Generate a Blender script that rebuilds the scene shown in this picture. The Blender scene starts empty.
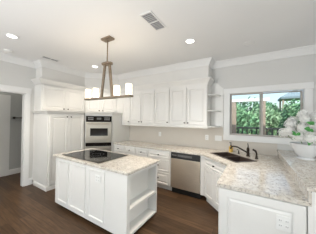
import bpy, bmesh, math, random
from mathutils import Vector, Matrix, geometry
random.seed(7)
C = bpy.context.scene.collection
SC = bpy.context.scene
R_ = math.radians

# ------------------------------------------------------------------ camera
FPX, TH, PITCH, ROLL, EYE = 158.15, R_(31.16), R_(0.78), R_(0.76), 1.56
s_, c_ = math.sin(TH), math.cos(TH)
Fv = Vector((-s_*math.cos(PITCH), c_*math.cos(PITCH), math.sin(PITCH)))
U0 = Vector((s_*math.sin(PITCH), -c_*math.sin(PITCH), math.cos(PITCH)))
R0 = Vector((c_, s_, 0))
Rv = R0*math.cos(ROLL) + U0*math.sin(ROLL)
Uv = -R0*math.sin(ROLL) + U0*math.cos(ROLL)
cam = bpy.data.cameras.new('camera')
cam.sensor_width = 36; cam.sensor_fit = 'HORIZONTAL'; cam.lens = FPX/316*36
cam.clip_start = .02
co = bpy.data.objects.new('camera', cam); C.objects.link(co)
co.matrix_world = Matrix(((Rv.x, Uv.x, -Fv.x, 0), (Rv.y, Uv.y, -Fv.y, 0), (Rv.z, Uv.z, -Fv.z, EYE), (0, 0, 0, 1)))
SC.camera = co

# ------------------------------------------------------------------ light and exposure
SC.view_settings.view_transform = 'Standard'
SC.view_settings.look = 'None'
SC.view_settings.exposure = 0.50
SC.view_settings.gamma = 1
SC.view_settings.use_curve_mapping = False
W = bpy.data.worlds.new('world'); SC.world = W; W.use_nodes = True
nt = W.node_tree; nt.nodes.clear()
sky = nt.nodes.new('ShaderNodeTexSky'); sky.sky_type = 'NISHITA'
sky.sun_disc = False; sky.sun_elevation = R_(48); sky.sun_rotation = R_(100); sky.air_density = 1.0; sky.dust_density = 3.0
bg = nt.nodes.new('ShaderNodeBackground'); bg.inputs['Strength'].default_value = 0.27
wo = nt.nodes.new('ShaderNodeOutputWorld')
nt.links.new(sky.outputs[0], bg.inputs[0]); nt.links.new(bg.outputs[0], wo.inputs[0])

def light(name, kind, loc, power, col=(1, 1, 1), rot=(0, 0, 0), size=None, sizey=None, angle=None, spot=None, radius=None):
    l = bpy.data.lights.new(name, kind); l.energy = power; l.color = col
    if kind == 'AREA':
        l.shape = 'RECTANGLE'; l.size = size; l.size_y = sizey or size
    if kind == 'SUN': l.angle = angle
    if kind == 'SPOT': l.spot_size = spot; l.spot_blend = .8; l.shadow_soft_size = radius
    if kind == 'POINT': l.shadow_soft_size = radius
    o = bpy.data.objects.new(name, l); C.objects.link(o); o.location = loc; o.rotation_euler = rot
    return o
light('sun', 'SUN', (10, 0, 20), 4.6, (1, .96, .88), (R_(42), R_(28), 0), angle=R_(1))
# added fill lamps just inside the unseen rear doors and dining window
light('rear_door_fill', 'AREA', (-.7, -2.86, 1.35), 5, (.72, .87, 1), (R_(90), 0, 0), 4.6, 2.2)
light('dining_window_fill', 'AREA', (3.5, .6, 1.5), 18, (.84, .93, 1), (R_(90), 0, R_(90)), 3.2, 1.6)

# added fill lamp behind the camera, aimed up and towards the kitchen's back
fl = light('kitchen_fill', 'AREA', (-2.6, -2.4, 1.6), 84, (.98, .985, .985), (0, 0, 0), 1.3, 1.0)
fl.rotation_euler = Vector((.38, .55, .78)).to_track_quat('-Z', 'Y').to_euler()
light('ceiling_fill', 'AREA', (-.3, -.8, .6), 45, (.94, .98, 1), (R_(180), 0, 0), 1.6, 1.6)  # added upward fill, out of view, to even out the ceiling

# ------------------------------------------------------------------ materials
def mat(name, col, rough=.5, metal=0, spec=.5, coat=0):
    m = bpy.data.materials.new(name); m.use_nodes = True
    b = m.node_tree.nodes['Principled BSDF']
    b.inputs['Base Color'].default_value = (*col, 1); b.inputs['Roughness'].default_value = rough
    b.inputs['Metallic'].default_value = metal; b.inputs['Specular IOR Level'].default_value = spec
    b.inputs['Coat Weight'].default_value = coat
    return m
def N(m, t): return m.node_tree.nodes.new(t)
def LK(m, a, b): m.node_tree.links.new(a, b)
def B(m): return m.node_tree.nodes['Principled BSDF']
def ramp(m, stops):
    r = N(m, 'ShaderNodeValToRGB'); e = r.color_ramp.elements
    while len(e) < len(stops): e.new(.5)
    for i, (p, c) in enumerate(stops): e[i].position = p; e[i].color = (*c, 1)
    return r
def noisy(name, c1, c2, scale=3, rough=.5, bump=0, bscale=60, **k):
    m = mat(name, c1, rough, **k)
    tc = N(m, 'ShaderNodeTexCoord'); n = N(m, 'ShaderNodeTexNoise'); n.inputs['Scale'].default_value = scale; n.inputs['Detail'].default_value = 4
    LK(m, tc.outputs['Object'], n.inputs['Vector'])
    r = ramp(m, [(.3, c1), (.7, c2)]); LK(m, n.outputs[0], r.inputs[0]); LK(m, r.outputs[0], B(m).inputs['Base Color'])
    if bump:
        n2 = N(m, 'ShaderNodeTexNoise'); n2.inputs['Scale'].default_value = bscale; LK(m, tc.outputs['Object'], n2.inputs['Vector'])
        bp = N(m, 'ShaderNodeBump'); bp.inputs['Strength'].default_value = bump; bp.inputs['Distance'].default_value = .002
        LK(m, n2.outputs[0], bp.inputs['Height']); LK(m, bp.outputs[0], B(m).inputs['Normal'])
    return m
M = {}
M['cab'] = noisy('white_cabinet_paint', (.80, .79, .765), (.83, .82, .79), 2, .33)
M['trim'] = noisy('white_trim_paint', (.82, .82, .81), (.85, .85, .84), 2, .35)
M['wall'] = noisy('grey_wall_paint', (.66, .655, .635), (.69, .685, .665), 1.5, .8, .1, 90)
M['ceil'] = noisy('white_ceiling_paint', (.86, .86, .855), (.88, .88, .875), 1.2, .9, .1, 70)
M['soffit'] = noisy('pale_soffit_paint', (.74, .73, .705), (.77, .76, .735), 1.5, .8)
M['splash'] = noisy('beige_backsplash_paint', (.635, .59, .53), (.665, .62, .56), 2, .6)
M['bronze'] = noisy('dark_bronze', (.035, .026, .022), (.06, .045, .036), 40, .38, metal=.7)
M['nickel'] = noisy('aged_nickel', (.27, .21, .155), (.35, .28, .21), 30, .38, metal=.8)
M['black'] = noisy('black_glass', (.006, .006, .007), (.010, .010, .011), 5, .06)
M['ovenglass'] = noisy('oven_glass', (.010, .008, .007), (.016, .013, .011), 5, .12, spec=.15)
M['blackp'] = noisy('black_plastic', (.015, .015, .016), (.022, .022, .022), 20, .4)
M['ring'] = noisy('burner_grey', (.07, .07, .07), (.09, .09, .09), 20, .3)
M['grey'] = noisy('grey_marking', (.25, .25, .25), (.32, .32, .32), 20, .4)
M['plate'] = noisy('white_plastic', (.84, .84, .82), (.87, .87, .85), 10, .35)
M['slot'] = noisy('dark_slot', (.10, .10, .10), (.14, .14, .14), 10, .6)
M['sink'] = noisy('brown_composite', (.038, .027, .022), (.07, .05, .042), 120, .38)
M['ceramic'] = noisy('pale_ceramic', (.72, .73, .74), (.77, .78, .79), 3, .2)
M['shade_on'] = None
M['amber'] = noisy('amber_soap', (.62, .40, .10), (.70, .48, .14), 8, .15)
M['petal'] = noisy('white_petal', (.90, .90, .88), (.95, .95, .94), 30, .6)
M['leaf'] = noisy('bouquet_leaf', (.045, .25, .05), (.10, .38, .09), 14, .45)
M['stem'] = noisy('green_stem', (.10, .22, .05), (.14, .28, .08), 12, .6)
M['bark'] = noisy('bark', (.12, .09, .06), (.2, .16, .11), 12, .9)
M['grass'] = noisy('lawn', (.09, .16, .05), (.14, .22, .07), 8, .95)
M['deck'] = noisy('deck_boards', (.30, .26, .22), (.36, .32, .27), 6, .8)
M['post'] = noisy('tan_post_paint', (.27, .20, .165), (.32, .245, .20), 6, .7)
M['iron'] = noisy('black_iron', (.015, .018, .018), (.025, .028, .028), 20, .5)
M['roof'] = noisy('blue_grey_roof', (.13, .18, .22), (.19, .24, .28), 10, .7)
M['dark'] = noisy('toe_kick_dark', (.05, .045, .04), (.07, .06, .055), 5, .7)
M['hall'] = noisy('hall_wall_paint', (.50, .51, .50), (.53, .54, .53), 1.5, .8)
# brushed steel
m = mat('brushed_steel', (.55, .51, .46), .40, 1); M['steel'] = m
tc = N(m, 'ShaderNodeTexCoord'); mp = N(m, 'ShaderNodeMapping'); mp.inputs['Scale'].default_value = (2, 2, 220)
n = N(m, 'ShaderNodeTexNoise'); n.inputs['Scale'].default_value = 3
LK(m, tc.outputs['Object'], mp.inputs[0]); LK(m, mp.outputs[0], n.inputs['Vector'])
r = ramp(m, [(.3, (.42, .385, .335)), (.7, (.52, .48, .42))]); LK(m, n.outputs[0], r.inputs[0]); LK(m, r.outputs[0], B(m).inputs['Base Color'])
def steel2():
    m = M['steel'].copy(); m.name = 'warm_brushed_steel'; M['steel_warm'] = m
    r = [n for n in m.node_tree.nodes if n.type == 'VALTORGB'][0]
    r.color_ramp.elements[0].color = (.70, .605, .49, 1); r.color_ramp.elements[1].color = (.84, .745, .62, 1)
    B(m).inputs['Roughness'].default_value = .48
steel2()
# granite
def granite(name, base, pale, grey, dark):
    m = mat(name, base, .14)
    tc = N(m, 'ShaderNodeTexCoord')
    def noise(sc, det=3):
        n = N(m, 'ShaderNodeTexNoise'); n.inputs['Scale'].default_value = sc; n.inputs['Detail'].default_value = det
        LK(m, tc.outputs['Object'], n.inputs['Vector']); return n
    def mix(fac, a, b):
        x = N(m, 'ShaderNodeMix'); x.data_type = 'RGBA'
        LK(m, fac, x.inputs[0]); LK(m, a, x.inputs[6])
        if isinstance(b, tuple): x.inputs[7].default_value = (*b, 1)
        else: LK(m, b, x.inputs[7])
        return x.outputs[2]
    a = ramp(m, [(.38, base), (.62, pale)]); LK(m, noise(16).outputs[0], a.inputs[0])
    g = ramp(m, [(.52, (0, 0, 0)), (.66, (1, 1, 1))]); LK(m, noise(34, 4).outputs[0], g.inputs[0])
    d = ramp(m, [(.62, (0, 0, 0)), (.68, (1, 1, 1))]); LK(m, noise(70, 2).outputs[0], d.inputs[0])
    c = mix(g.outputs[0], a.outputs[0], grey); c = mix(d.outputs[0], c, dark)
    LK(m, c, B(m).inputs['Base Color']); return m
M['granite'] = granite('speckled_granite', (.60, .55, .48), (.71, .675, .615), (.46, .42, .375), (.16, .14, .125))
# wood floor
m = mat('dark_oak_floor', (.12, .07, .045), .34, spec=.20); M['floor'] = m
tc = N(m, 'ShaderNodeTexCoord')
br = N(m, 'ShaderNodeTexBrick'); br.offset = .37; br.inputs['Scale'].default_value = 1
br.inputs['Brick Width'].default_value = 1.3; br.inputs['Row Height'].default_value = .125
br.inputs['Mortar Size'].default_value = .002; br.inputs['Color1'].default_value = (.058, .032, .017, 1)
br.inputs['Color2'].default_value = (.112, .063, .033, 1); br.inputs['Mortar'].default_value = (.03, .018, .012, 1)
LK(m, tc.outputs['Object'], br.inputs['Vector'])
mp = N(m, 'ShaderNodeMapping'); mp.inputs['Scale'].default_value = (1.2, 14, 1); n = N(m, 'ShaderNodeTexNoise'); n.inputs['Scale'].default_value = 3; n.inputs['Detail'].default_value = 6
LK(m, tc.outputs['Object'], mp.inputs[0]); LK(m, mp.outputs[0], n.inputs['Vector'])
r = ramp(m, [(.3, (.62, .62, .62)), (.7, (1.3, 1.3, 1.3))]); LK(m, n.outputs[0], r.inputs[0])
x = N(m, 'ShaderNodeMix'); x.data_type = 'RGBA'; x.blend_type = 'MULTIPLY'; x.inputs[0].default_value = 1
LK(m, br.outputs[0], x.inputs[6]); LK(m, r.outputs[0], x.inputs[7]); LK(m, x.outputs[2], B(m).inputs['Base Color'])
m = M['petal']; t = m.node_tree; b_ = B(m)   # thin petals let light through
tl = t.nodes.new('ShaderNodeBsdfTranslucent'); tl.inputs[0].default_value = (.93, .93, .90, 1)
ms = t.nodes.new('ShaderNodeMixShader'); ms.inputs[0].default_value = .22
ou = [n for n in t.nodes if n.type == 'OUTPUT_MATERIAL'][0]
t.links.new(b_.outputs[0], ms.inputs[1]); t.links.new(tl.outputs[0], ms.inputs[2]); t.links.new(ms.outputs[0], ou.inputs[0])
# emitters and glass
def emit(name, col, st):
    m = bpy.data.materials.new(name); m.use_nodes = True; t = m.node_tree; t.nodes.clear()
    e = t.nodes.new('ShaderNodeEmission'); e.inputs[0].default_value = (*col, 1); e.inputs[1].default_value = st
    o = t.nodes.new('ShaderNodeOutputMaterial'); t.links.new(e.outputs[0], o.inputs[0]); return m
M['lamp'] = emit('lit_downlight', (1, .96, .9), 4)
M['shade_on'] = emit('lit_opal_glass', (1, .86, .66), 2.6)
m = bpy.data.materials.new('window_glass'); m.use_nodes = True; t = m.node_tree; t.nodes.clear(); M['glass'] = m
tr = t.nodes.new('ShaderNodeBsdfTransparent'); tr.inputs[0].default_value = (.93, .97, .95, 1)
gl = t.nodes.new('ShaderNodeBsdfGlossy'); gl.inputs['Roughness'].default_value = .03
fr = t.nodes.new('ShaderNodeFresnel'); fr.inputs[0].default_value = 1.35
mx = t.nodes.new('ShaderNodeMixShader'); o = t.nodes.new('ShaderNodeOutputMaterial')
t.links.new(fr.outputs[0], mx.inputs[0]); t.links.new(tr.outputs[0], mx.inputs[1]); t.links.new(gl.outputs[0], mx.inputs[2]); t.links.new(mx.outputs[0], o.inputs[0])
def foliage(name, a, b):
    m = noisy(name, a, b, 3, .7); return m
FOL = [foliage('foliage_mid', (.065, .185, .09), (.20, .345, .185)), foliage('foliage_dark', (.025, .095, .045), (.07, .18, .08)), foliage('foliage_pale', (.14, .27, .14), (.33, .44, .28))]

# ------------------------------------------------------------------ mesh helpers
class MB:
    def __init__(s): s.bm = bmesh.new()
    def box(s, x0, x1, y0, y1, z0, z1, bev=0, mx=None):
        t = bmesh.new(); bmesh.ops.create_cube(t, size=1)
        for v in t.verts: v.co = Vector((x0+(v.co.x+.5)*(x1-x0), y0+(v.co.y+.5)*(y1-y0), z0+(v.co.z+.5)*(z1-z0)))
        if bev: bmesh.ops.bevel(t, geom=t.edges[:], offset=bev, segments=2, affect='EDGES', profile=.6)
        s.add(t, mx); return s
    def add(s, t, mx=None):
        if mx is not None: bmesh.ops.transform(t, matrix=mx, verts=t.verts)
        me = bpy.data.meshes.new('tmp'); t.to_mesh(me); t.free(); s.bm.from_mesh(me); bpy.data.meshes.remove(me)
    def prism(s, pts, z0, z1, hole=None):
        polys = [[Vector((*p, 0)) for p in pts]]
        if hole: polys.append([Vector((*p, 0)) for p in hole])
        flat = [p for q in polys for p in q]
        tris = geometry.tessellate_polygon(polys)
        a = [s.bm.verts.new((p.x, p.y, z0)) for p in flat]; b = [s.bm.verts.new((p.x, p.y, z1)) for p in flat]
        for t in tris:
            s.bm.faces.new([b[i] for i in t]); s.bm.faces.new([a[i] for i in reversed(t)])
        k = 0
        for q in polys:
            n = len(q)
            for i in range(n): s.bm.faces.new((a[k+i], a[k+(i+1) % n], b[k+(i+1) % n], b[k+i]))
            k += n
        return s
    def tube(s, pts, r, seg=8, cap=True):
        pts = [Vector(p) for p in pts]; rs = r if isinstance(r, (list, tuple)) else [r]*len(pts)
        rings = []; prev = None
        for i, p in enumerate(pts):
            d = (pts[min(i+1, len(pts)-1)] - pts[max(i-1, 0)]).normalized()
            if prev is None: u = d.orthogonal().normalized()
            else:
                u = prev - d*prev.dot(d); u = u.normalized() if u.length > 1e-6 else d.orthogonal().normalized()
            prev = u; w = d.cross(u)
            rings.append([s.bm.verts.new(p + (u*math.cos(2*math.pi*j/seg) + w*math.sin(2*math.pi*j/seg))*rs[i]) for j in range(seg)])
        for a, b in zip(rings, rings[1:]):
            for j in range(seg): s.bm.faces.new((a[j], a[(j+1) % seg], b[(j+1) % seg], b[j]))
        if cap: s.bm.faces.new(rings[0][::-1]); s.bm.faces.new(rings[-1])
        return s
    def lathe(s, prof, cen=(0, 0, 0), seg=24):
        cx, cy, cz = cen; rings = []
        for r, z in prof:
            if r < 1e-6: rings.append([s.bm.verts.new((cx, cy, cz+z))])
            else: rings.append([s.bm.verts.new((cx+r*math.cos(2*math.pi*j/seg), cy+r*math.sin(2*math.pi*j/seg), cz+z)) for j in range(seg)])
        for a, b in zip(rings, rings[1:]):
            for j in range(seg):
                k = (j+1) % seg
                if len(a) == 1 and len(b) == 1: continue
                if len(a) == 1: s.bm.faces.new((a[0], b[k], b[j]))
                elif len(b) == 1: s.bm.faces.new((a[j], a[k], b[0]))
                else: s.bm.faces.new((a[j], a[k], b[k], b[j]))
        return s
    def sweep(s, path, prof, closed=False):
        P = [Vector(p) for p in path]; n = len(P); rings = []
        for i, p in enumerate(P):
            d1 = (P[i]-P[i-1]).normalized() if i > 0 else None
            d2 = (P[i+1]-P[i]).normalized() if i < n-1 else None
            d1 = d1 or d2; d2 = d2 or d1
            n1 = Vector((d1.y, -d1.x)); n2 = Vector((d2.y, -d2.x)); m = (n1+n2)/(1+n1.dot(n2))
            rings.append([s.bm.verts.new((p.x+m.x*o, p.y+m.y*o, z)) for o, z in prof])
        k = len(prof)
        for a, b in zip(rings, rings[1:]):
            for j in range(k): s.bm.faces.new((a[j], b[j], b[(j+1) % k], a[(j+1) % k]))
        s.bm.faces.new(rings[0]); s.bm.faces.new(rings[-1][::-1])
        return s
    def rect_rings(s, w, h, rings):
        prev = None
        for ins, y in rings:
            vs = [s.bm.verts.new(q) for q in ((ins, y, ins), (w-ins, y, ins), (w-ins, y, h-ins), (ins, y, h-ins))]
            if prev is None: s.bm.faces.new(vs[::-1])
            else:
                for j in range(4): s.bm.faces.new((prev[j], prev[(j+1) % 4], vs[(j+1) % 4], vs[j]))
            prev = vs
        s.bm.faces.new(prev); return s
    def build(s, name, m, parent=None, loc=None, smooth=False, rot=None):
        bmesh.ops.recalc_face_normals(s.bm, faces=s.bm.faces)
        me = bpy.data.meshes.new(name); s.bm.to_mesh(me); s.bm.free()
        me.materials.append(M[m] if isinstance(m, str) else m)
        if smooth:
            me.shade_smooth(); me.set_sharp_from_angle(angle=R_(40))
        o = bpy.data.objects.new(name, me); C.objects.link(o)
        if parent: o.parent = parent
        if loc: o.location = loc
        if rot: o.rotation_euler = rot
        return o
def tag(o, label, cat=None, group=None):
    o['label'] = label
    if cat: o['category'] = cat
    if group: o['group'] = group
    return o
def struct(o): o['kind'] = 'structure'; return o
def thing(name, label, cat, loc=(0, 0, 0), rz=0, group=None):
    o = bpy.data.objects.new(name, None); C.objects.link(o); o.empty_display_size = .1
    o.location = loc; o.rotation_euler = (0, 0, R_(rz)); return tag(o, label, cat, group)
def copy_tree(o, parent=None):
    c = o.copy(); C.objects.link(c)
    if parent: c.parent = parent
    for ch in list(o.children): copy_tree(ch, c)
    return c

# ------------------------------------------------------------------ dimensions
XL, XR, YB, YR, ZC = -4.447, 3.6, 3.716, -3.0, 2.849
CT, SL = .903, .035
YF, FY, UF, SB, SX = 3.056, 3.086, 3.386, 3.426, -4.137
UB, UT = 1.42, 2.33
BX, PY, BZ = .385, 1.743, 1.026

# ------------------------------------------------------------------ the shell
struct(MB().box(XL-1.4, XR+.15, YR-.15, YB+.14, -.1, 0).build('floor', 'floor'))
struct(MB().box(XL-1.4, XR+.15, YR-.15, YB+.14, ZC, ZC+.12).build('ceiling', 'ceil'))
wx0, wx1, wz0, wz1 = -.45, .775, 1.23, 2.135
w = MB(); w.box(XL, wx0, YB, YB+.14, 0, ZC); w.box(wx1, XR+.15, YB, YB+.14, 0, ZC); w.box(wx0, wx1, YB, YB+.14, 0, wz0); w.box(wx0, wx1, YB, YB+.14, wz1, ZC)
struct(w.build('wall_back', 'wall'))
dy0, dy1, dz = .62, 1.515, 2.105
w = MB(); w.box(XL-.12, XL, YR, dy0, 0, ZC); w.box(XL-.12, XL, dy1, YB, 0, ZC); w.box(XL-.12, XL, dy0, dy1, dz, ZC)
struct(w.build('wall_left', 'wall'))
w = MB(); w.box(XR, XR+.15, YR, -1, 0, ZC); w.box(XR, XR+.15, 2.2, YB, 0, ZC); w.box(XR, XR+.15, -1, 2.2, 0, .7); w.box(XR, XR+.15, -1, 2.2, 2.3, ZC)
struct(w.build('wall_right', 'wall'))
w = MB(); w.box(XL, -3, YR-.15, YR, 0, ZC); w.box(1.6, XR, YR-.15, YR, 0, ZC); w.box(-3, 1.6, YR-.15, YR, 2.45, ZC)
struct(w.build('wall_rear', 'wall'))
w = MB(); w.box(-3.27, -.57, YB-.004, YB-.001, CT, 1.40); w.box(-.57, BX, YB-.004, YB-.001, CT, 1.126)
struct(w.build('wall_backsplash', 'splash'))
# rear glazed doors and the dining window (behind and beside the camera)
def frame_window(name, axis, a0, a1, z0, z1, at, nm):
    r = struct(bpy.data.objects.new(name, None)); C.objects.link(r)
    f = MB(); g = MB()
    def bx(mb, p0, p1, q0, q1, t0, t1):
        if axis == 'x': mb.box(p0, p1, at+t0, at+t1, q0, q1)
        else: mb.box(at+t0, at+t1, p0, p1, q0, q1)
    for k in range(nm+1):
        p = a0+(a1-a0)*k/nm; p0 = max(a0, p-.035); bx(f, p0, min(a1, p+.035), z0, z1, -.03, .03)
    bx(f, a0, a1, z0, z0+.08, -.03, .03); bx(f, a0, a1, z1-.08, z1, -.03, .03)
    bx(g, a0, a1, z0, z1, -.003, .003)
    f.build('window_frame', 'trim', r); g.build('pane', 'glass', r)
frame_window('window_2', 'x', -3, 1.6, 0, 2.45, YR-.1, 5)
frame_window('window_3', 'y', -1, 2.2, .7, 2.3, XR+.1, 3)
# the hallway seen through the doorway
HX = -5.655
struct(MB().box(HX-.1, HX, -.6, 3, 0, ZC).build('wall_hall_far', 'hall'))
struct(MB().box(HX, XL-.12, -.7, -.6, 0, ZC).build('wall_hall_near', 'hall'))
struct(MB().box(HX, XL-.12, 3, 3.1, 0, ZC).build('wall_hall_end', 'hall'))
struct(MB().sweep([(HX, -.6), (HX, 3)], [(.0, 0), (.02, 0), (.02, .12), (.01, .14), (0, .14)]).build('baseboard_hall', 'trim'))
hd = struct(thing('door_2', 'white panelled hallway door seen through the doorway at left', 'door', (HX+.002, .70, .0), 90)); del hd['category']
MB().box(.0, .80, -.035, -.001, .02, 2.06).build('door_leaf', 'trim', hd)
for z0, z1 in ((.2, .95), (1.1, 1.92)):
    for x0 in (.1, .43): MB().rect_rings(.28, z1-z0, [(0, 0), (0, -.004), (.02, -.006), (.04, -.002), (.06, -.008)]).build('door_panel', 'trim', hd, (x0, -.036, z0))
f = MB(); f.box(-.09, 0, -.03, -.001, 0, 2.15); f.box(.80, .89, -.03, -.001, 0, 2.15); f.box(0, .80, -.03, -.001, 2.06, 2.15); f.build('door_casing', 'trim', hd)
light('hall_fill', 'AREA', (-5.0, 1.1, 2.78), 3.5, (1, .95, .84), (0, 0, 0), .5, 1.2)  # added lamp to brighten the hall, no fixture built
rl = thing('wall_rail', 'dark metal rail with square end plate on the hallway wall seen through the doorway', 'rail', (HX, 1.66, 1.545), 90)
MB().tube([(0, -.05, 0), (.2, -.05, 0)], .010).build('bar', 'bronze', rl)
for xx in (.01, .185):
    MB().box(xx-.02, xx+.02, -.058, 0, -.028, .028, .003).build('bracket', 'bronze', rl)
# doorway casing in the left wall
d1 = struct(bpy.data.objects.new('door_1', None)); C.objects.link(d1)
f = MB(); cw = .085
f.box(XL, XL+.022, dy1, dy1+cw, 0, dz+.11, .004); f.box(XL, XL+.022, dy0-cw, dy0, 0, dz+.11, .004); f.box(XL, XL+.026, dy0-cw-.015, dy1+cw+.015, dz, dz+.125, .004)
f.box(XL-.12, XL, dy1-.018, dy1, 0, dz); f.box(XL-.12, XL, dy0, dy0+.018, 0, dz); f.box(XL-.12, XL, dy0, dy1, dz-.018, dz)
f.build('door_casing', 'trim', d1)
bprof = [(0, 0), (.02, 0), (.02, .12), (.012, .145), (0, .15)]
w = MB(); w.sweep([(XL, YR), (XL, dy0-cw)], bprof); w.sweep([(XL, dy1+cw), (XL, 1.675)], bprof)
struct(w.build('baseboard_left', 'trim'))
struct(MB().sweep([(1.0, YB), (XR, YB)], bprof).build('baseboard_back', 'trim'))
# soffit over the cabinets
PYN = 1.679
SPATH = [(XL, PYN+.02), (SX, PYN+.02), (SX, 2.73), (SB-6.867, SB), (-.83, SB), (-.83, YB)]
SPATH[2] = (SX, SX+6.905); SPATH[3] = (SB-6.905, SB)
struct(MB().prism(SPATH + [(XL, YB)], 2.40, ZC).build('wall_soffit', 'soffit'))
# crown moulding at the ceiling
def crown(z, h, o): return [(0, z), (o, z), (o, z-h*.10), (o*.82, z-h*.16), (o*.45, z-h*.55), (o*.22, z-h*.82), (o*.2, z-h), (0, z-h)]
w = MB(); w.sweep([(XL, YR)] + SPATH + [(XR, YB)], crown(ZC, .125, .095)); struct(w.build('trim_1', 'trim'))

# ------------------------------------------------------------------ the window
wn = struct(bpy.data.objects.new('window_1', None)); C.objects.link(wn)
f = MB(); t = .024
X0, X1, Z0, Z1 = -.554, .873, 1.128, 2.238
f.box(X0, wx0+.01, YB-t, YB, Z0, Z1, .004); f.box(wx1-.01, X1, YB-t, YB, Z0, Z1, .004); f.box(X0-.012, X1+.012, YB-t-.008, YB, wz1-.01, Z1, .005); f.box(X0-.012, X1+.012, YB-t-.008, YB, Z0, wz0+.01, .005)
f.box(wx0, wx1, YB, YB+.06, wz0, wz0+.012); f.box(wx0, wx1, YB, YB+.06, wz1-.012, wz1); f.box(wx0, wx0+.012, YB, YB+.06, wz0, wz1); f.box(wx1-.012, wx1, YB, YB+.06, wz0, wz1)
f.build('window_trim', 'trim', wn)
def sash(x0, x1, y):
    f = MB(); b = .03
    f.box(x0, x0+b, y, y+.03, wz0+.012, wz1-.012); f.box(x1-b, x1, y, y+.03, wz0+.012, wz1-.012)
    f.box(x0+b, x1-b, y, y+.03, wz0+.012, wz0+.012+b); f.box(x0+b, x1-b, y, y+.03, wz1-.012-b*.8, wz1-.012)
    o = f.build('sash', M['sash'], wn)
    MB().box(x0+b, x1-b, y+.012, y+.018, wz0+.012+b, wz1-.012-b*.8).build('pane', 'glass', o)
M['sash'] = noisy('taupe_sash_paint', (.46, .42, .39), (.52, .48, .44), 5, .5)
sash(wx0+.012, .160, YB+.062); sash(.100, wx1-.012, YB+.095)

# ------------------------------------------------------------------ cabinet pieces
def knob(parent, x, z, y=-.02):
    return MB().lathe([(0, 0), (.007, 0), (.006, .012), (.015, .020), (.016, .026), (.010, .032), (0, .033)], seg=12).build('knob', 'bronze', parent, (x, y, z), True, (R_(90), 0, 0))
def front(root, name, x0, x1, z0, z1, knobs=(), fw=.058, y=0):
    wd, h = x1-x0, z1-z0; fw = min(fw, wd*.22, h*.22)
    o = MB().rect_rings(wd, h, [(0, 0), (0, -.017), (.004, -.020), (fw, -.020), (fw+.007, -.010), (fw+.014, -.010), (fw+.034, -.017)]).build(name, 'cab', root, (x0, y, z0))
    for kx, kz in knobs: knob(o, kx-x0, kz-z0)
    return o
G = .003
# tall pantry on the left wall
PX = -3.76
pa = thing('pantry_cabinet', 'tall white two-door pantry cabinet beside the doorway, left of the wall oven', 'cabinet', (PX, PYN, 0), 90)
pw = 2.54-PYN
MB().box(0, pw-.01, 0, abs(XL-PX)-.004, .09, 1.655).build('carcass', 'cab', pa)
MB().box(.0, pw-.01, .0, .6, 0, .09).build('plinth', 'cab', pa)
w = MB(); w.sweep([(0, .60), (0, 0), (pw-.01, 0)], [(0, 0), (.018, 0), (.018, .07), (.008, .09), (0, .09)]); w.build('base_moulding', 'cab', pa)
w = MB(); w.sweep([(0, .66), (0, 0), (pw-.04, 0)], [(-.01, 1.72), (.055, 1.72), (.055, 1.705), (.035, 1.69), (.02, 1.66), (0, 1.655), (-.01, 1.655)]); w.build('top_moulding', 'cab', pa)
front(pa, 'door', .025, pw/2-.002, .115, 1.63, [(pw/2-.045, 1.585)]); front(pa, 'door', pw/2+.002, pw-.035, .115, 1.63, [(pw/2+.045, 1.585)])
# upper cabinet over the pantry
up = thing('wall_cabinet', 'two-door white wall cabinet above the tall pantry', 'cabinet', (-4.1, PYN, 1.725), 90)
MB().box(0, 1.08, 0, .343, 0, .60).build('carcass', 'cab', up)
front(up, 'door', .03, .535, .02, .58, [(.485, .055)]); front(up, 'door', .54, 1.06, .02, .58, [(.590, .055)])
# oven tower across the corner
LW = math.sqrt(2)
ot = thing('oven_cabinet', 'tall white diagonal corner cabinet that houses the wall oven', 'cabinet', (PX, 2.545, 0), 45)
ow = .69
def loc_ot(X, Y): # world -> local of tower
    dx, dy = X-PX, Y-2.545; return ((dx+dy)/LW, (-dx+dy)/LW)
w = MB(); w.box(0, .022, 0, .58, .09, 1.655); w.box(ow-.022, ow, 0, .02, .09, 1.655); w.box(.022, ow-.022, 0, .58, 1.655-.03, 1.655); w.box(.022, ow-.022, 0, .58, .09, .27); w.box(0.02, ow-.02, .05, .5, 0, .09)
w.build('carcass', 'cab', ot)
a = loc_ot(-3.27, 3.045); b = loc_ot(-3.27, YB-.006)
d = Vector((b[0]-a[0], b[1]-a[1])).normalized(); nn = Vector((d.y, -d.x))*.018
MB().prism([a, b, (b[0]-nn.x, b[1]-nn.y), (a[0]-nn.x, a[1]-nn.y)], 0, 1.655).build('side_panel', 'cab', ot)
bm_ = loc_ot(-3.27, UF-.004)
MB().sweep([(0.0, 0), (ow, 0), bm_], [(-.01, 1.72), (.05, 1.72), (.05, 1.705), (.033, 1.69), (.02, 1.66), (0, 1.655), (-.01, 1.655)]).build('top_moulding', 'cab', ot)
front(ot, 'drawer', .04, ow-.04, .105, .26, [(ow/2, .19)], fw=.03)
# corner cabinet over the oven
cw_ = .875
cc = thing('wall_cabinet', 'two-door white corner wall cabinet above the oven, set diagonally', 'cabinet', (-4.1, 2.767, 1.725), 45)
w = MB(); w.prism([(((X+4.1)+(Y-2.767))/LW, (-(X+4.1)+(Y-2.767))/LW) for X, Y in ((-4.1, 2.767), (-3.481, 3.386), (-3.264, 3.386), (-3.264, YB-.004), (XL+.004, YB-.004), (XL+.004, 2.767))], 0, .60); w.build('carcass', 'cab', cc)
front(cc, 'door', .03, cw_/2-.002, .02, .58, [(cw_/2-.05, .055)]); front(cc, 'door', cw_/2+.002, cw_-.03, .02, .58, [(cw_/2+.05, .055)])

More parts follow.
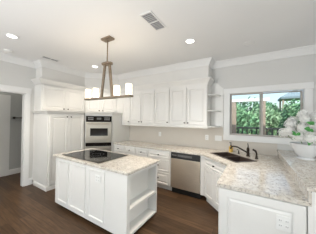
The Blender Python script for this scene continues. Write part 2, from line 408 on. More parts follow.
# the double oven
ov = thing('wall_oven', 'stainless double wall oven with a black control panel, built into the corner', 'oven', (PX, 2.545, 0), 45)
x0, x1 = .026, ow-.026
MB().box(x0, x1, .0, .50, .28, 1.615).build('body', 'blackp', ov)
cp = MB().box(x0, x1, -.025, -.001, 1.475, 1.62, .004).build('control_panel', 'ovenglass', ov)
for i in range(4):
    for j in range(2): MB().box(x0+.05+i*.035, x0+.075+i*.035, -.028, -.0255, 1.515+j*.045, 1.540+j*.045).build('button', 'grey', cp)
for i in range(4):
    for j in range(2): MB().box(x1-.075-i*.035, x1-.05-i*.035, -.028, -.0255, 1.515+j*.045, 1.540+j*.045).build('button', 'grey', cp)
MB().box((x0+x1)/2-.055, (x0+x1)/2+.055, -.027, -.0255, 1.525, 1.58).build('display', 'slot', cp)
def oven_door(z0, z1, win):
    o = MB().box(x0, x1, -.04, -.001, z0, z1, .006).build('oven_door', 'steel', ov)
    MB().box(x0+.11, x1-.09, -.0425, -.0402, win[0], win[1]).build('oven_window', 'ovenglass', o)
    h = MB().tube([(x0+.05, -.085, z1-.045), (x0+.2, -.093, z1-.045), (x1-.2, -.093, z1-.045), (x1-.05, -.085, z1-.045)], .011)
    h.tube([(x0+.06, -.04, z1-.045), (x0+.06, -.087, z1-.045)], .008); h.tube([(x1-.06, -.04, z1-.045), (x1-.06, -.087, z1-.045)], .008)
    h.build('handle', 'steel', o, smooth=True)
oven_door(.92, 1.465, (1.10, 1.30))
oven_door(.285, .825, (.47, .66))
MB().box(x0, x1, -.022, -.001, .833, .912).build('vent_strip', 'ovenglass', ov)

# wall cabinets along the back wall
UE = [-3.262, -2.945, -2.575, -2.15, -1.725, -1.29, -.834]
def wall_cab(i0, i1, label, knobs, x0=None):
    xa, xb = (UE[i0] if x0 is None else x0), UE[i1]
    o = thing('wall_cabinet', label, 'cabinet', (xa+.001, UF, UB), 0)
    MB().box(0, xb-xa-.002, 0, YB-UF-.005, 0, UT-UB).build('carcass', 'cab', o)
    for k, i in enumerate(range(i0, i1)):
        a, b = UE[i]-xa+.008, UE[i+1]-xa-.010
        kx = (b-.032) if knobs[k] == 'r' else a+.032
        front(o, 'door', a, b, .028, UT-UB-.05, [(kx, .065)])
    return o
wall_cab(0, 1, 'narrow single-door white wall cabinet at the corner end, next to the oven', 'r')
wall_cab(1, 3, 'two-door white wall cabinet behind the chandelier, second from the oven', 'rl')
wall_cab(3, 4, 'single-door white wall cabinet above the drawer stack', 'r')
wall_cab(4, 6, 'two-door white wall cabinet above the dishwasher, beside the open shelves', 'rl')
# light rail and cabinet crown, continuous mouldings
tag(MB().sweep([(-3.26, UF), (UE[-1], UF), (UE[-1], YB-.006)], [(-.02, 1.419), (.006, 1.419), (.010, 1.40), (.004, 1.375), (-.02, 1.375)]).build('light_rail', 'cab'), 'white light rail strip along the bottom of the back wall cabinets', 'moulding')
tag(MB().sweep([(XL+.004, PYN), (-4.1, PYN), (-4.1, 2.767), (-3.481, UF), (UE[-1], UF), (UE[-1], YB-.006)], [(-.004, 2.331), (.006, 2.331), (.012, 2.35), (.035, 2.385), (.062, 2.42), (.075, 2.425), (.075, 2.448), (-.004, 2.448)]).build('cabinet_crown', 'cab'), 'white crown moulding running along the tops of all the wall cabinets', 'moulding')
# open end shelf
es = thing('end_shelf', 'white open shelf unit with rounded shelves between the wall cabinets and the window', 'shelf', (UE[-1], YB, 1.40), 0)
sw = .215
w = MB()
v = [(0.002, 0), (sw+.05, 0), (sw+.05, .86), (sw+.02, .875), (sw-.03, .925), (.13, .985), (.002, .985)]
q = bmesh.new(); fs = []
for y in (-.016, -.003): fs.append([q.verts.new((x, y, z)) for x, z in v])
q.faces.new(fs[0]); q.faces.new(fs[1][::-1])
for i in range(len(v)): q.faces.new((fs[0][i], fs[0][(i+1) % len(v)], fs[1][(i+1) % len(v)], fs[1][i]))
w.add(q); w.build('back_panel', 'cab', es)
for z in (.0, .34, .68):
    pts = [(.002, -.017), (.002, -.315)]
    for k in range(1, 8):
        a_ = R_(90*k/8); pts.append((.03+(sw-.03)*math.sin(a_), -.315+(.315-.07)*(1-math.cos(a_))))
    pts.append((sw, -.017))
    MB().prism(pts, z, z+.022).build('shelf_board', 'cab', es)

# base cabinets
def base_cab(name, label, xa, xb, yf=FY):
    o = thing(name, label, 'cabinet', (xa+.001, yf, 0), 0)
    wd = xb-xa-.002
    MB().box(0, wd, 0, .60, .10, CT-SL-.001).build('carcass', 'cab', o)
    MB().box(0, wd, .06, .55, 0, .0995).build('plinth', 'cab', o)
    return o, wd
o, wd = base_cab('base_cabinet', 'white base cabinet with one drawer, next to the oven cabinet', -3.268, -2.862)
front(o, 'drawer', .02, wd-.008, .69, .845, [(wd/2, .765)], fw=.03); front(o, 'door', .02, wd-.008, .12, .675, [(wd-.05, .62)])
o, wd = base_cab('base_cabinet', 'white base cabinet with two drawers side by side, behind the island', -2.862, -2.12)
for k in (0, 1):
    a, b = wd*k/2+.008, wd*(k+1)/2-.008
    front(o, 'drawer', a, b, .69, .845, [((a+b)/2, .765)], fw=.03); front(o, 'door', a, b, .12, .675, [(b-.04 if k == 0 else a+.04, .62)])
o, wd = base_cab('drawer_cabinet', 'white three-drawer base cabinet left of the dishwasher', -2.12, -1.525)
for z0, z1, kz in ((.69, .845, .765), (.40, .67, .537), (.12, .385, .257)): front(o, 'drawer', .012, wd-.03, z0, z1, [(wd/2, kz)], fw=.035)
# dishwasher
dw = thing('dishwasher', 'stainless steel dishwasher with a black control strip under the back counter', 'dishwasher', (-1.515, FY, 0), 0)
dwd = .63
MB().box(.005, dwd-.005, .0, .57, .12, CT-SL-.006).build('body', 'blackp', dw)
MB().box(.008, dwd-.008, .03, .50, 0, .119).build('kick_plate', 'blackp', dw)
MB().box(.005, dwd-.005, -.028, -.001, .122, .735, .006).build('door', 'steel_warm', dw)
cp = MB().box(.005, dwd-.005, -.034, -.001, .738, .862, .006).build('control_panel', 'blackp', dw)
MB().box(.16, dwd-.16, -.0375, -.0345, .785, .825).build('handle_recess', 'slot', cp)
for i in range(5): MB().box(.03+i*.022, .045+i*.022, -.036, -.0345, .80, .812).build('button', 'grey', cp)
# corner sink cabinet, set diagonally
KD = -.808+FY
sc_ = thing('sink_cabinet', 'white diagonal corner base cabinet under the sink', 'cabinet', (-.806, FY, 0), -45)
sl = (.494)*LW
def loc_sc(X, Y): dx, dy = X+.806, Y-FY; return ((dx-dy)/LW, (dx+dy)/LW)
# filler beside the dishwasher, carcass shell with an open well for the bowls
a = loc_sc(-.884, FY)
fl = [loc_sc(*p) for p in ((-.884, FY), (-.806, FY), (-.806, FY+.30), (-.884, FY+.30))]
MB().prism(fl, .10, CT-SL-.001).build('filler_panel', 'cab', sc_)
w = MB(); w.box(0, sl, 0, .02, .10, CT-SL-.001); w.box(0.01, sl-.01, .02, .5, .10, .13); w.box(.0, sl, .05, .08, 0, .10)
w.build('carcass', 'cab', sc_)
front(sc_, 'drawer', .015, sl-.015, .69, .845, [(sl/2, .765)], fw=.03)
front(sc_, 'door', .015, sl/2-.002, .12, .675, ()); front(sc_, 'door', sl/2+.002, sl-.015, .12, .675, ())
# peninsula
pn = thing('peninsula_cabinet', 'white peninsula base cabinet with a raised panel on its end, nearest the camera', 'cabinet', (-.312, PY+.028, 0), 0)
MB().box(0, BX+.312-.005, 0, 2.586-PY-.03, .0, CT-SL-.001).build('carcass', 'cab', pn)
front(pn, 'end_panel', .012, BX+.312-.012, .02, CT-SL-.012, fw=.075)
kw = tag(MB().box(BX-.001, BX+.17, PY+.012, YB-.002, 0, CT-SL-.002).box(BX+.022, BX+.17, PY+.012, YB-.002, CT-SL-.002, BZ-.036).build('bar_knee_wall', 'cab'), 'white knee wall that carries the raised bar beside the peninsula', 'knee wall')

# granite worktops
tpts = [(-3.268, YF), (-.821, YF), (-.326, 2.561), (-.326, PY), (BX, PY), (BX, YB-.006), (-3.268, YB-.006)]
def nt2(n_, t_): return ((n_+t_)/LW, (n_-t_)/LW)
sn0, sn1, st0, st1 = 1.76, 2.16, -2.80, -2.09
hole = [nt2(sn0+.012, st0+.012), nt2(sn0+.012, st1-.012), nt2(sn1-.012, st1-.012), nt2(sn1-.012, st0+.012)]
tag(MB().prism(tpts, CT-SL, CT, hole).build('granite_worktop', 'granite'), 'speckled beige granite worktop along the back wall and over the peninsula', 'countertop')
tag(MB().box(BX+.001, BX+.021, PY+.006, YB-.006, CT-SL, BZ-.036).build('granite_splash', 'granite'), 'upright granite strip between the peninsula worktop and the raised bar', 'splash')
tag(MB().box(BX-.012, .98, PY-.004, YB-.028, BZ-.035, BZ, .006).build('bar_top', 'granite'), 'raised granite bar top that carries the bowl of white flowers', 'bar top')
# sink
sk = thing('kitchen_sink', 'dark brown double-bowl sink set diagonally in the corner worktop', 'sink', (*nt2((sn0+sn1)/2, (st0+st1)/2), CT), -45)
hw, hd_ = (st1-st0)/2, (sn1-sn0)/2
rim = MB(); rim.prism([(-hw, -hd_), (hw, -hd_), (hw, hd_), (-hw, hd_)], .0005, .008, [(-hw+.025, -hd_+.025), (hw-.025, -hd_+.025), (hw-.025, hd_-.025), (-hw+.025, hd_-.025)]); rim.build('rim', 'sink', sk)
def bowl_(xa, xb):
    b = MB(); y0, y1 = -hd_+.022, hd_-.022
    b.box(xa, xb, y0, y1, -.19, -.18); b.box(xa, xa+.01, y0, y1, -.18, .002); b.box(xb-.01, xb, y0, y1, -.18, .002); b.box(xa+.01, xb-.01, y0, y0+.01, -.18, .002); b.box(xa+.01, xb-.01, y1-.01, y1, -.18, .002)
    o = b.build('bowl', 'sink', sk)
    MB().lathe([(0, 0), (.035, 0), (.035, .004), (0, .003)], ((xa+xb)/2, 0, -.18), 16).build('drain', 'steel', o)
bowl_(-hw+.022, -.005); bowl_(.005, hw-.022)
# faucet, sprayer, soap pump, soap bottle
fx, fy = nt2(2.30, -2.42)
fa = thing('kitchen_faucet', 'dark bronze faucet with a curved spout and top lever behind the sink', 'faucet', (fx, fy, CT), -45)
MB().lathe([(0, 0), (.034, 0), (.034, .008), (.026, .016), (.023, .10), (.026, .115), (.022, .15), (.012, .165), (0, .167)], seg=18).build('body', 'bronze', fa, smooth=True)
MB().tube([(0, -.015, .07), (-.04, -.07, .105), (-.10, -.14, .155), (-.145, -.185, .165), (-.18, -.21, .15), (-.19, -.217, .11)], [.014, .014, .013, .013, .014, .016], 10).build('spout', 'bronze', fa, smooth=True)
MB().tube([(0, 0, .155), (-.02, .02, .19), (-.06, .05, .225)], [.010, .009, .007], 8).build('lever', 'bronze', fa, smooth=True)
fx, fy = nt2(2.30, -2.235)
sp = thing('side_sprayer', 'dark bronze side sprayer standing right of the faucet', 'sprayer', (fx, fy, CT), -45)
MB().lathe([(0, 0), (.026, 0), (.026, .008), (.018, .018), (.015, .05), (0, .05)], seg=16).build('base', 'bronze', sp, smooth=True)
MB().tube([(0, 0, .05), (0, 0, .09), (-.008, -.012, .13), (-.035, -.045, .155)], [.013, .014, .017, .016], 10).build('spray_head', 'bronze', sp, smooth=True)
fx, fy = nt2(2.29, -2.64)
dp = thing('soap_pump', 'short dark bronze deck pump left of the faucet, under its spout', 'soap pump', (fx, fy, CT), -45)
MB().lathe([(0, 0), (.02, 0), (.02, .006), (.012, .012), (.011, .055), (0, .055)], seg=14).build('base', 'bronze', dp, smooth=True)
MB().tube([(0, 0, .05), (0, 0, .075), (-.02, -.03, .08)], .007, 8).build('nozzle', 'bronze', dp, smooth=True)
sb = thing('soap_bottle', 'amber soap bottle with a black pump in the counter corner left of the faucet', 'bottle', (-.40, 3.60, CT), -30)
MB().lathe([(0, 0), (.036, 0), (.04, .006), (.04, .095), (.03, .112), (.016, .12), (.016, .128), (0, .128)], seg=20).build('bottle', 'amber', sb, smooth=True)
w = MB(); w.lathe([(0, .1285), (.018, .1285), (.018, .145), (.006, .147), (.006, .178), (0, .178)], seg=12); w.box(-.035, .012, -.008, .008, .178, .192, .003); w.build('pump', 'blackp', sb)

# ------------------------------------------------------------------ island
IX0, IX1, IY0, IY1 = -3.07, -1.300, 1.456, 2.235
isl = thing('kitchen_island', 'white kitchen island with panelled long side and open shelves in its end', 'island', (IX0+.05, IY0+.033, 0), 0)
iw, idp = (IX1-.033)-(IX0+.05), (IY1-.033)-(IY0+.033)
ZT = CT-SL-.001; sd = .16
MB().box(0, iw-sd, 0, idp, .06, ZT).build('carcass', 'cab', isl)
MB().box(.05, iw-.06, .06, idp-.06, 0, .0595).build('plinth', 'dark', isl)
w = MB()   # open shelf end: side walls, top rail
w.box(iw-sd, iw, 0, .06, .06, ZT); w.box(iw-sd, iw, idp-.025, idp, .06, ZT); w.box(iw-.03, iw, .06, idp-.025, ZT-.05, ZT)
w.build('shelf_case', 'cab', isl)
for z in (.06, .385): MB().box(iw-sd, iw-.004, .0602, idp-.0252, z, z+.026).build('shelf_board', 'cab', isl)
px = [(-2.93, -2.61), (-2.545, -2.155), (-2.075, -1.735)]
for a, b in px:
    MB().rect_rings(b-a, .70, [(0, 0), (0, -.010), (.006, -.016), (.022, -.014), (.032, -.004), (.05, -.004), (.062, -.003)]).build('raised_panel', 'cab', isl, (a-IX0-.05, 0, .125))
tag(MB().box(IX0, IX1, IY0, IY1, CT-SL, CT, .007).build('island_worktop', 'granite'), 'speckled granite worktop on the island, around the cooktop', 'countertop')
ck = thing('cooktop', 'black glass cooktop set into the island worktop', 'cooktop', (-2.405, 1.835, CT), 0)
MB().box(-.50, .50, -.315, .315, .0005, .006, .002).build('frame', 'steel', ck)
gt = MB().box(-.493, .493, -.308, .308, .0062, .0105, .001).build('glass_top', 'black', ck)
for x, y, r_ in ((-.32, .12, .085), (-.32, -.13, .105), (.32, .12, .085), (.32, -.13, .105), (0, .03, .13)):
    w = MB()
    for q in (r_, r_*.6): w.lathe([(q-.004, .0106), (q, .0106), (q, .0110), (q-.004, .0110), (q-.004, .0106)], (x, y, 0), 40)
    w.build('burner_ring', 'ring', gt)

# ------------------------------------------------------------------ outlets
def plate(name, label, X, Y, Z, wdt=.075, h=.118, gangs=1, kind='outlet'):
    o = thing(name, label, kind, (X, Y, Z), 0)
    MB().box(-wdt/2, wdt/2, -.006, 0, -h/2, h/2, .002).build('cover_plate', 'plate', o)
    for g in range(gangs):
        cx = (g-(gangs-1)/2)*.046
        if kind == 'outlet':
            for s in (-1, 1):
                f = MB().box(cx-.016, cx+.016, -.0085, -.0062, s*.022-.014, s*.022+.014).build('socket', 'plate', o)
                for q in (-.006, .006): MB().box(cx+q-.0015, cx+q+.0015, -.0092, -.0086, s*.022-.004, s*.022+.007).build('slot', 'slot', f)
        else:
            MB().box(cx-.015, cx+.015, -.010, -.0062, -.033, .033, .002).build('rocker', 'plate', o)
    return o
plate('power_outlet', 'white outlet on the backsplash above the drawer cabinets', -2.176, YB-.005, 1.157)
plate('power_outlet', 'white outlet on the backsplash left of the double switch plate', -.919, YB-.005, 1.155)
plate('light_switch', 'white double switch plate on the backsplash beside the window', -.67, YB-.005, 1.155, .145, .118, 2, 'switch')
plate('power_outlet', 'white double outlet plate on the third raised panel of the island', -1.867, IY0+.026, .712, .11, .10, 2)
plate('power_outlet', 'white double outlet plate on the end panel of the peninsula', .225, PY+.008, .672, .10, .125, 2)

# ------------------------------------------------------------------ ceiling fittings
def downlight(label, x, y, on=True, power=50, cone=130):
    o = thing('ceiling_downlight', label, 'downlight', (x, y, ZC), 0)
    MB().lathe([(.088, 0), (.088, -.005), (.068, -.009), (.064, -.004), (.062, .0)], (0, 0, -.0005), 28).build('trim_ring', 'trim', o, smooth=True)
    MB().lathe([(0, -.003), (.0635, -.003), (.0635, -.001), (0, -.001)], seg=24).build('lens', M['lamp'] if on else M['plate'], o)
    if on: light('spot_beam', 'SPOT', (x, y, ZC-.04), power, (1, .89, .75), (0, 0, 0), spot=R_(cone), radius=.06)
downlight('lit recessed ceiling light nearest the doorway, at upper left', -3.288, .926)
downlight('lit recessed ceiling light behind the chandelier rod', -3.383, 2.533, True, 26)
downlight('lit recessed ceiling light over the dishwasher side of the room', -.899, 2.469, True, 110, 80)
downlight('unlit recessed ceiling light above the sink and window', -.072, 3.037, False)
for bx_, by_, bp_ in ((2.3, .9, 75), (-1.6, -.2, 20)): light('spot_beam', 'SPOT', (bx_, by_, ZC-.04), bp_, (1, .92, .80), (0, 0, 0), spot=R_(140), radius=.06)  # added fill spots out of view, without any fixtures
tag(MB().lathe([(0, -.035), (.05, -.033), (.068, -.02), (.07, 0), (0, 0)], (-4.06, 1.10, ZC-.001), 24).build('smoke_detector', 'plate', smooth=True), 'round white smoke detector on the ceiling by the left wall', 'smoke detector')
def vent(label, x, y, wd, ln, louvre):
    o = thing('ceiling_vent', label, 'air vent', (x, y, ZC), 0)
    f = MB(); a, b = wd/2, ln/2; t = .016
    f.box(-a, a, -b, -b+t, -.010, -.0005); f.box(-a, a, b-t, b, -.010, -.0005); f.box(-a, -a+t, -b+t, b-t, -.010, -.0005); f.box(a-t, a, -b+t, b-t, -.010, -.0005); f.box(-a+t, a-t, -.006, .006, -.010, -.0005)
    f.build('frame', 'trim', o); MB().box(-a+t, a-t, -b+t, b-t, -.002, -.0005).build('backing', 'slot', o)
    s = MB(); k = 12
    for i in range(k):
        y0 = -b+t+(ln-2*t)*(i+.25)/k; s.box(-a+t, a-t, y0, y0+(ln-2*t)/k*.5, -.008, -.0025)
    s.build('louvres', louvre, o)
M['louvre'] = noisy('grey_louvre', (.42, .42, .43), (.48, .48, .49), 8, .5)
vent('rectangular grey-louvred ceiling vent in the middle of the ceiling', -1.135, 1.735, .17, .40, 'louvre')
vent('small ceiling vent over the tall pantry near the crown moulding', -3.80, 1.72, .12, .34, 'louvre')

# ------------------------------------------------------------------ chandelier
CX, CY = -2.015, 1.735
ch = thing('chandelier', 'bronze linear chandelier with four lit glass shades hanging over the island', 'chandelier', (CX, CY, ZC), 0)
def dz_(z): return z-ZC
MB().box(-.10, .10, -.055, .055, -.028, -.0005, .004).build('canopy', 'nickel', ch)
MB().tube([(0, 0, -.02), (0, 0, dz_(2.45))], .010, 8).build('rod', 'nickel', ch, smooth=True)
MB().prism([(-.10, -.02), (-.07, -.055), (.07, -.055), (.10, -.02), (.10, .02), (.07, .055), (-.07, .055), (-.10, .02)], dz_(2.425), dz_(2.45)).build('top_plate', 'nickel', ch)
def bar4(mb, p, q, wx, wy):
    p, q = Vector(p), Vector(q)
    a = [mb.bm.verts.new(p+Vector((sx*wx, sy*wy, 0))) for sx, sy in ((-1, -1), (1, -1), (1, 1), (-1, 1))]
    b = [mb.bm.verts.new(q+Vector((sx*wx, sy*wy, 0))) for sx, sy in ((-1, -1), (1, -1), (1, 1), (-1, 1))]
    mb.bm.faces.new(a[::-1]); mb.bm.faces.new(b)
    for j in range(4): mb.bm.faces.new((a[j], a[(j+1) % 4], b[(j+1) % 4], b[j]))
for sx in (-1, 1):
    w = MB(); bar4(w, (sx*.052, 0, dz_(2.43)), (sx*.125, 0, dz_(1.902)), .021, .012); w.build('leg', 'nickel', ch)
w = MB(); w.box(-.52, .515, -.045, .045, dz_(1.875), dz_(1.90), .003); w.build('lamp_bar', 'nickel', ch)
for x in (-.475, -.265, .225, .465):
    MB().lathe([(0, dz_(1.9005)), (.04, dz_(1.9005)), (.04, dz_(1.908)), (.02, dz_(1.912)), (.02, dz_(1.928)), (0, dz_(1.928))], (x, 0, 0), 18).build('socket', 'nickel', ch, smooth=True)
    MB().lathe([(.021, dz_(1.9135)), (.044, dz_(1.9135)), (.046, dz_(1.918)), (.046, dz_(2.062)), (.041, dz_(2.062)), (.041, dz_(1.92)), (.021, dz_(1.9175))], (x, 0, 0), 28).build('lamp_shade', 'shade_on', ch, smooth=True)
    light('chandelier_bulb', 'POINT', (CX+x, CY, 2.03), 3.0, (1, .82, .60), radius=.04)

# ------------------------------------------------------------------ bowl of hydrangeas on the bar
BC = Vector((.635, 3.02, BZ))
bw = thing('flower_bowl', 'wide pale ceramic bowl on the raised bar, full of white hydrangeas', 'bowl', BC, 0)
MB().lathe([(0, .03), (.075, .03), (.08, .028), (.122, .075), (.160, .16), (.178, .215), (.173, .218), (.153, .165), (.114, .085), (.07, .042), (0, .040)], seg=36).build('bowl', 'ceramic', bw, smooth=True)
MB().lathe([(0, 0), (.10, 0), (.102, .006), (.085, .014), (.072, .029), (0, .029)], seg=36).build('foot', 'ceramic', bw, smooth=True)
def head_mesh(seed, rad):
    rnd = random.Random(seed); mb = MB(); bm = mb.bm
    bmesh.ops.create_icosphere(bm, subdivisions=2, radius=rad*.78)
    n = 62
    for i in range(n):
        z = 1-2*(i+.5)/n; a = i*2.39996+seed; rr = math.sqrt(1-z*z)
        d = Vector((rr*math.cos(a), rr*math.sin(a), z)); u = d.orthogonal().normalized(); v = d.cross(u)
        p = d*rad*rnd.uniform(.80, 1.12); sz = rad*rnd.uniform(.24, .32); ph = rnd.random()*6.28
        cen = bm.verts.new(p-d*sz*.25)
        for k in range(4):
            t = ph+k*math.pi/2
            e = lambda an, q, lift: bm.verts.new(p+(u*math.cos(an)+v*math.sin(an))*sz*q+d*sz*lift)
            a1, a2, a3 = e(t-.6, .72, .08), e(t, 1.0, rnd.uniform(-.1, .2)), e(t+.6, .72, .08)
            bm.faces.new((cen, a1, a2, a3))
    return mb
proto = []
for k in range(3):
    o = head_mesh(k, .070).build('hydrangea_head', 'petal'); proto.append(o)
    MB().tube([(0, 0, -.06), (0, 0, -.15)], .004, 6).build('stem', 'stem', o)
def leaf_mesh(L, wd):
    mb = MB(); bm = mb.bm; rows = []
    for i in range(6):
        t = i/5; q = math.sin(math.pi*min(1, t*.92+.06))*wd; x = L*t; z = .25*L*math.sin(t*2.2)-.25*L*t*t
        rows.append([bm.verts.new((x, -q, z+q*.25)), bm.verts.new((x, 0, z)), bm.verts.new((x, q, z+q*.25))])
    for a, b in zip(rows, rows[1:]):
        for j in (0, 1): bm.faces.new((a[j], b[j], b[j+1], a[j+1]))
    return mb
spots = []   # (dx along view right, depth towards camera, height over the bar)
vr, vf = Vector((.856, .517, 0)), Vector((-.517, .856, 0))
layout = [(-.19, -.10, .27), (-.20, .04, .33), (-.10, -.19, .26), (-.13, -.10, .38), (-.15, .08, .43), (.0, -.22, .30), (-.03, -.16, .41), (-.05, -.05, .50), (.0, .03, .58), (-.07, .14, .47), (.06, -.12, .50),
          (.11, -.19, .33), (.12, -.12, .43), (.12, 0, .54), (.20, -.10, .30), (.21, -.02, .42), (.20, .10, .47), (.08, .12, .55), (.26, .05, .32), (-.02, .2, .38), (.15, .2, .38), (-.2, .14, .3)]
place = ['lowest at the far left of the bouquet', 'at the left edge of the bouquet, above the lowest head', 'low at the front left of the bouquet, over the bowl rim', 'second row at the left of the bouquet', 'upper left shoulder of the bouquet',
         'at the front centre of the bouquet, just over the bowl rim', 'just left of the bouquet centre', 'high left of the bouquet, below the topmost head', 'topmost in the bouquet', None, 'high in the middle of the bouquet, facing the kitchen',
         'low at the front right of the bouquet, over the bowl rim', 'right of the bouquet centre', 'high right of the bouquet, beside the topmost head', 'low at the right edge of the bouquet', None, None, None, None, None, None, None]
heads = []
for i, ((dx, dd, hz), pl) in enumerate(zip(layout, place)):
    o = proto[i] if i < 3 else copy_tree(proto[i % 3])
    p = BC + vr*dx + vf*dd + Vector((0, 0, hz+.055))
    o.location = p
    d = (p-(BC+Vector((0, 0, .12)))).normalized()
    o.rotation_euler = d.to_track_quat('Z', 'Y').to_euler()
    s = random.uniform(.92, 1.12); o.scale = (s, s, s)
    tag(o, 'white hydrangea head, '+pl if pl else 'white hydrangea head at the back or right of the bouquet, half hidden by the others', 'flower', 'white hydrangeas in the bowl')
    heads.append(o)
for i, (hi, ang, tilt, L) in enumerate([(0, 200, 50, .12), (2, 250, 60, .13), (5, 300, 70, .14), (5, 230, 60, .12), (11, 300, 80, .15), (11, 20, 70, .14), (14, 330, 60, .16), (14, 40, 80, .14), (6, 280, 20, .10), (12, 300, 20, .12), (3, 250, 20, .10), (14, 280, 70, .14), (15, 300, 40, .13), (10, 250, 30, .12), (7, 180, 50, .13), (12, 250, 10, .13), (6, 320, 10, .12), (11, 250, 40, .13), (15, 250, 30, .14), (2, 320, 30, .12), (4, 230, 30, .11), (5, 260, 85, .12), (11, 330, 85, .13), (14, 300, 85, .15)]):
    h = heads[hi]
    o = leaf_mesh(L*.62, L*.2).build('leaf', 'leaf', h, (0, 0, -.045), True)
    o.rotation_euler = (0, R_(tilt-50), R_(ang))
for hi, dx, dd, hz, an, L in [(5, .05, -.29, .27, -30, .13), (11, .12, -.29, .22, -5, .14), (11, .17, -.28, .30, 30, .12), (14, .20, -.22, .28, -15, .14), (14, .25, -.19, .31, 15, .13), (12, .15, -.25, .38, 55, .12), (11, .06, -.28, .36, 75, .11),
                          (2, -.12, -.27, .35, 95, .11), (2, -.07, -.28, .33, 40, .10), (2, -.14, -.26, .26, 200, .12), (5, -.05, -.29, .27, 215, .12), (0, -.22, -.17, .26, 190, .11), (6, .02, -.24, .46, 70, .10), (14, .28, -.14, .36, 50, .12)]:
  for _k in range(3):
    dx += random.uniform(-.05, .05); hz += random.uniform(-.03, .035); an += random.uniform(-60, 60)
    h = heads[hi]; xa = vr*math.cos(R_(an)) + Vector((0, 0, math.sin(R_(an)))); za = (-vf + Vector((0, 0, .35)) + vr*.1).normalized()
    ya = za.cross(xa).normalized(); za = xa.cross(ya).normalized(); pos = BC + vr*dx + vf*dd + Vector((0, 0, hz+.14))
    mw = Matrix((xa, ya, za)).transposed().to_4x4(); mw.translation = pos
    o = leaf_mesh(L*.62, L*.2).build('leaf', 'leaf', h, None, True)
    o.matrix_local = Matrix.LocRotScale(h.location, h.rotation_euler, h.scale).inverted() @ mw
# ------------------------------------------------------------------ outdoors
struct(MB().box(-14, 22, YB+2.6, 40, -.6, -.3).build('ground', 'grass'))
struct(MB().box(-3, 5, YB+.15, 6.2, -.15, -.02).build('porch_floor', 'deck'))
pg = thing('pergola', 'tan pergola with a white beam outside the left half of the window', 'pergola', (-.54, 5.5, -.02), 0)
for x in (0, .76): MB().box(x-.072, x+.072, -.07, .07, 0, 2.145).build('post', 'post', pg)
MB().box(-.16, .92, -.08, .08, 2.1455, 2.225).build('beam', 'trim', pg)
rl = thing('porch_railing', 'black iron porch railing outside the window', 'railing', (-.46, 5.62, -.02), 0)
w = MB(); w.box(0, 2.6, -.03, .03, 1.325, 1.375); w.build('top_rail', 'iron', rl); w = MB(); w.box(0, 2.6, -.015, .015, .12, .15); w.build('bottom_rail', 'iron', rl)
for k in range(21): MB().box(.02+k*.126, .056+k*.126, -.015, .015, .1505, 1.3245).build('baluster', 'iron', rl)
gz = thing('garden_pavilion', 'distant garden pavilion with a blue-grey hipped roof, seen in the right window pane', 'pavilion', (3.40, 20, -.12), 0)
for sx in (-1, 1):
    for sy in (-1, 1): MB().box(sx*1.0-.07, sx*1.0+.07, sy*1.0-.07, sy*1.0+.07, 0, 3.75).build('post', 'post', gz)
w = MB(); b = [w.bm.verts.new((sx*1.2, sy*1.2, 3.95)) for sx, sy in ((-1, -1), (1, -1), (1, 1), (-1, 1))]; a = [w.bm.verts.new((sx*1.2, sy*1.2, 3.76)) for sx, sy in ((-1, -1), (1, -1), (1, 1), (-1, 1))]; t = w.bm.verts.new((0, 0, 4.75))
w.bm.faces.new(a[::-1])
for j in range(4): w.bm.faces.new((a[j], a[(j+1) % 4], b[(j+1) % 4], b[j])); w.bm.faces.new((b[j], b[(j+1) % 4], t))
w.build('roof', 'roof', gz)
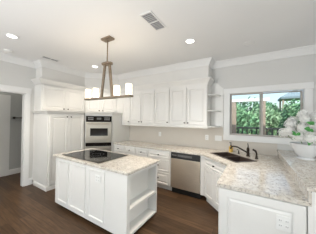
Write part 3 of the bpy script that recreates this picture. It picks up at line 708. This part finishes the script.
def tree(label, cat, name, x, y, top, rx, rz, fm, n=1500, lf=.15, seed=0):
    rnd = random.Random(seed)
    o = thing(name, label, cat, (x, y, -.3), 0)
    mb = MB(); bm = mb.bm; cz = top+.3-rz
    blobs = [(rnd.uniform(-.5, .5)*rx, rnd.uniform(-.5, .5)*rx, cz+rnd.uniform(-.5, .55)*rz, rnd.uniform(.40, .6)) for _ in range(9)]
    for i in range(n):
        bx, by, bz, br = blobs[i % 9]
        d = Vector((rnd.gauss(0, 1), rnd.gauss(0, 1), rnd.gauss(0, 1))).normalized()*rnd.uniform(.55, 1)
        p = Vector((bx+d.x*br*rx, by+d.y*br*rx, max(.05, bz+d.z*br*rz)))
        q = Vector((rnd.gauss(0, 1), rnd.gauss(0, 1), rnd.gauss(0, 1))).normalized(); u = q.orthogonal().normalized(); v = q.cross(u); s = lf*rnd.uniform(.6, 1.3)
        bm.faces.new([bm.verts.new(p+u*s), bm.verts.new(p+v*s*.5+q*s*.1), bm.verts.new(p-u*s), bm.verts.new(p-v*s*.5+q*s*.1)])
    mb.build('foliage', fm, o)
    w = MB(); w.tube([(0, 0, 0), (.05*rx, 0, cz*.5), (0, .05, cz)], [.05*rx+.04, .04*rx+.03, .02], 8)
    for k in range(4):
        a = k*1.6; w.tube([(0, 0, cz*.45), (math.cos(a)*rx*.4, math.sin(a)*rx*.4, cz)], [.04, .015], 6)
    w.build('trunk', 'bark', o)
tree('mid green tree just beyond the railing, in the left window pane', 'tree', 'garden_tree', -.75, 9.6, 2.75, 1.25, 1.25, FOL[0], 2600, .10, 1)
tree('pale green tree filling the middle of the window, behind the mullion', 'tree', 'garden_tree', .60, 12.1, 2.85, 1.1, 1.3, FOL[2], 2400, .10, 2)
tree('mid green tree in the right window pane, left of the flowers', 'tree', 'garden_tree', 1.9, 9.8, 2.55, 1.15, 1.2, FOL[0], 2500, .10, 3)
tree('dark green tree far behind the others, at the left edge of the window', 'tree', 'garden_tree', -2.2, 14, 3.6, 1.9, 1.9, FOL[1], 1500, .2, 4)
tree('dark green tree deep in the garden, behind the pale tree', 'tree', 'garden_tree', .3, 17.4, 3.5, 2.0, 1.7, FOL[1], 1500, .2, 5)
tree('pale green tree deep in the garden, in front of the pavilion', 'tree', 'garden_tree', 2.9, 14.5, 2.95, 1.8, 1.6, FOL[2], 1500, .2, 6)
tree('dark green tree at the right edge of the window, behind the flowers', 'tree', 'garden_tree', 4.1, 11.5, 3.1, 1.6, 1.6, FOL[1], 1500, .18, 7)
tree('low dark green shrub at the foot of the left garden tree', 'shrub', 'garden_shrub', -.6, 7.6, .95, .55, .65, FOL[1], 900, .09, 8)
tree('low pale green shrub behind the middle of the railing', 'shrub', 'garden_shrub', .6, 7.8, 1.0, .56, .65, FOL[2], 900, .09, 9)
tree('low green shrub behind the right part of the railing', 'shrub', 'garden_shrub', 1.8, 7.7, 1.0, .56, .65, FOL[0], 900, .09, 10)
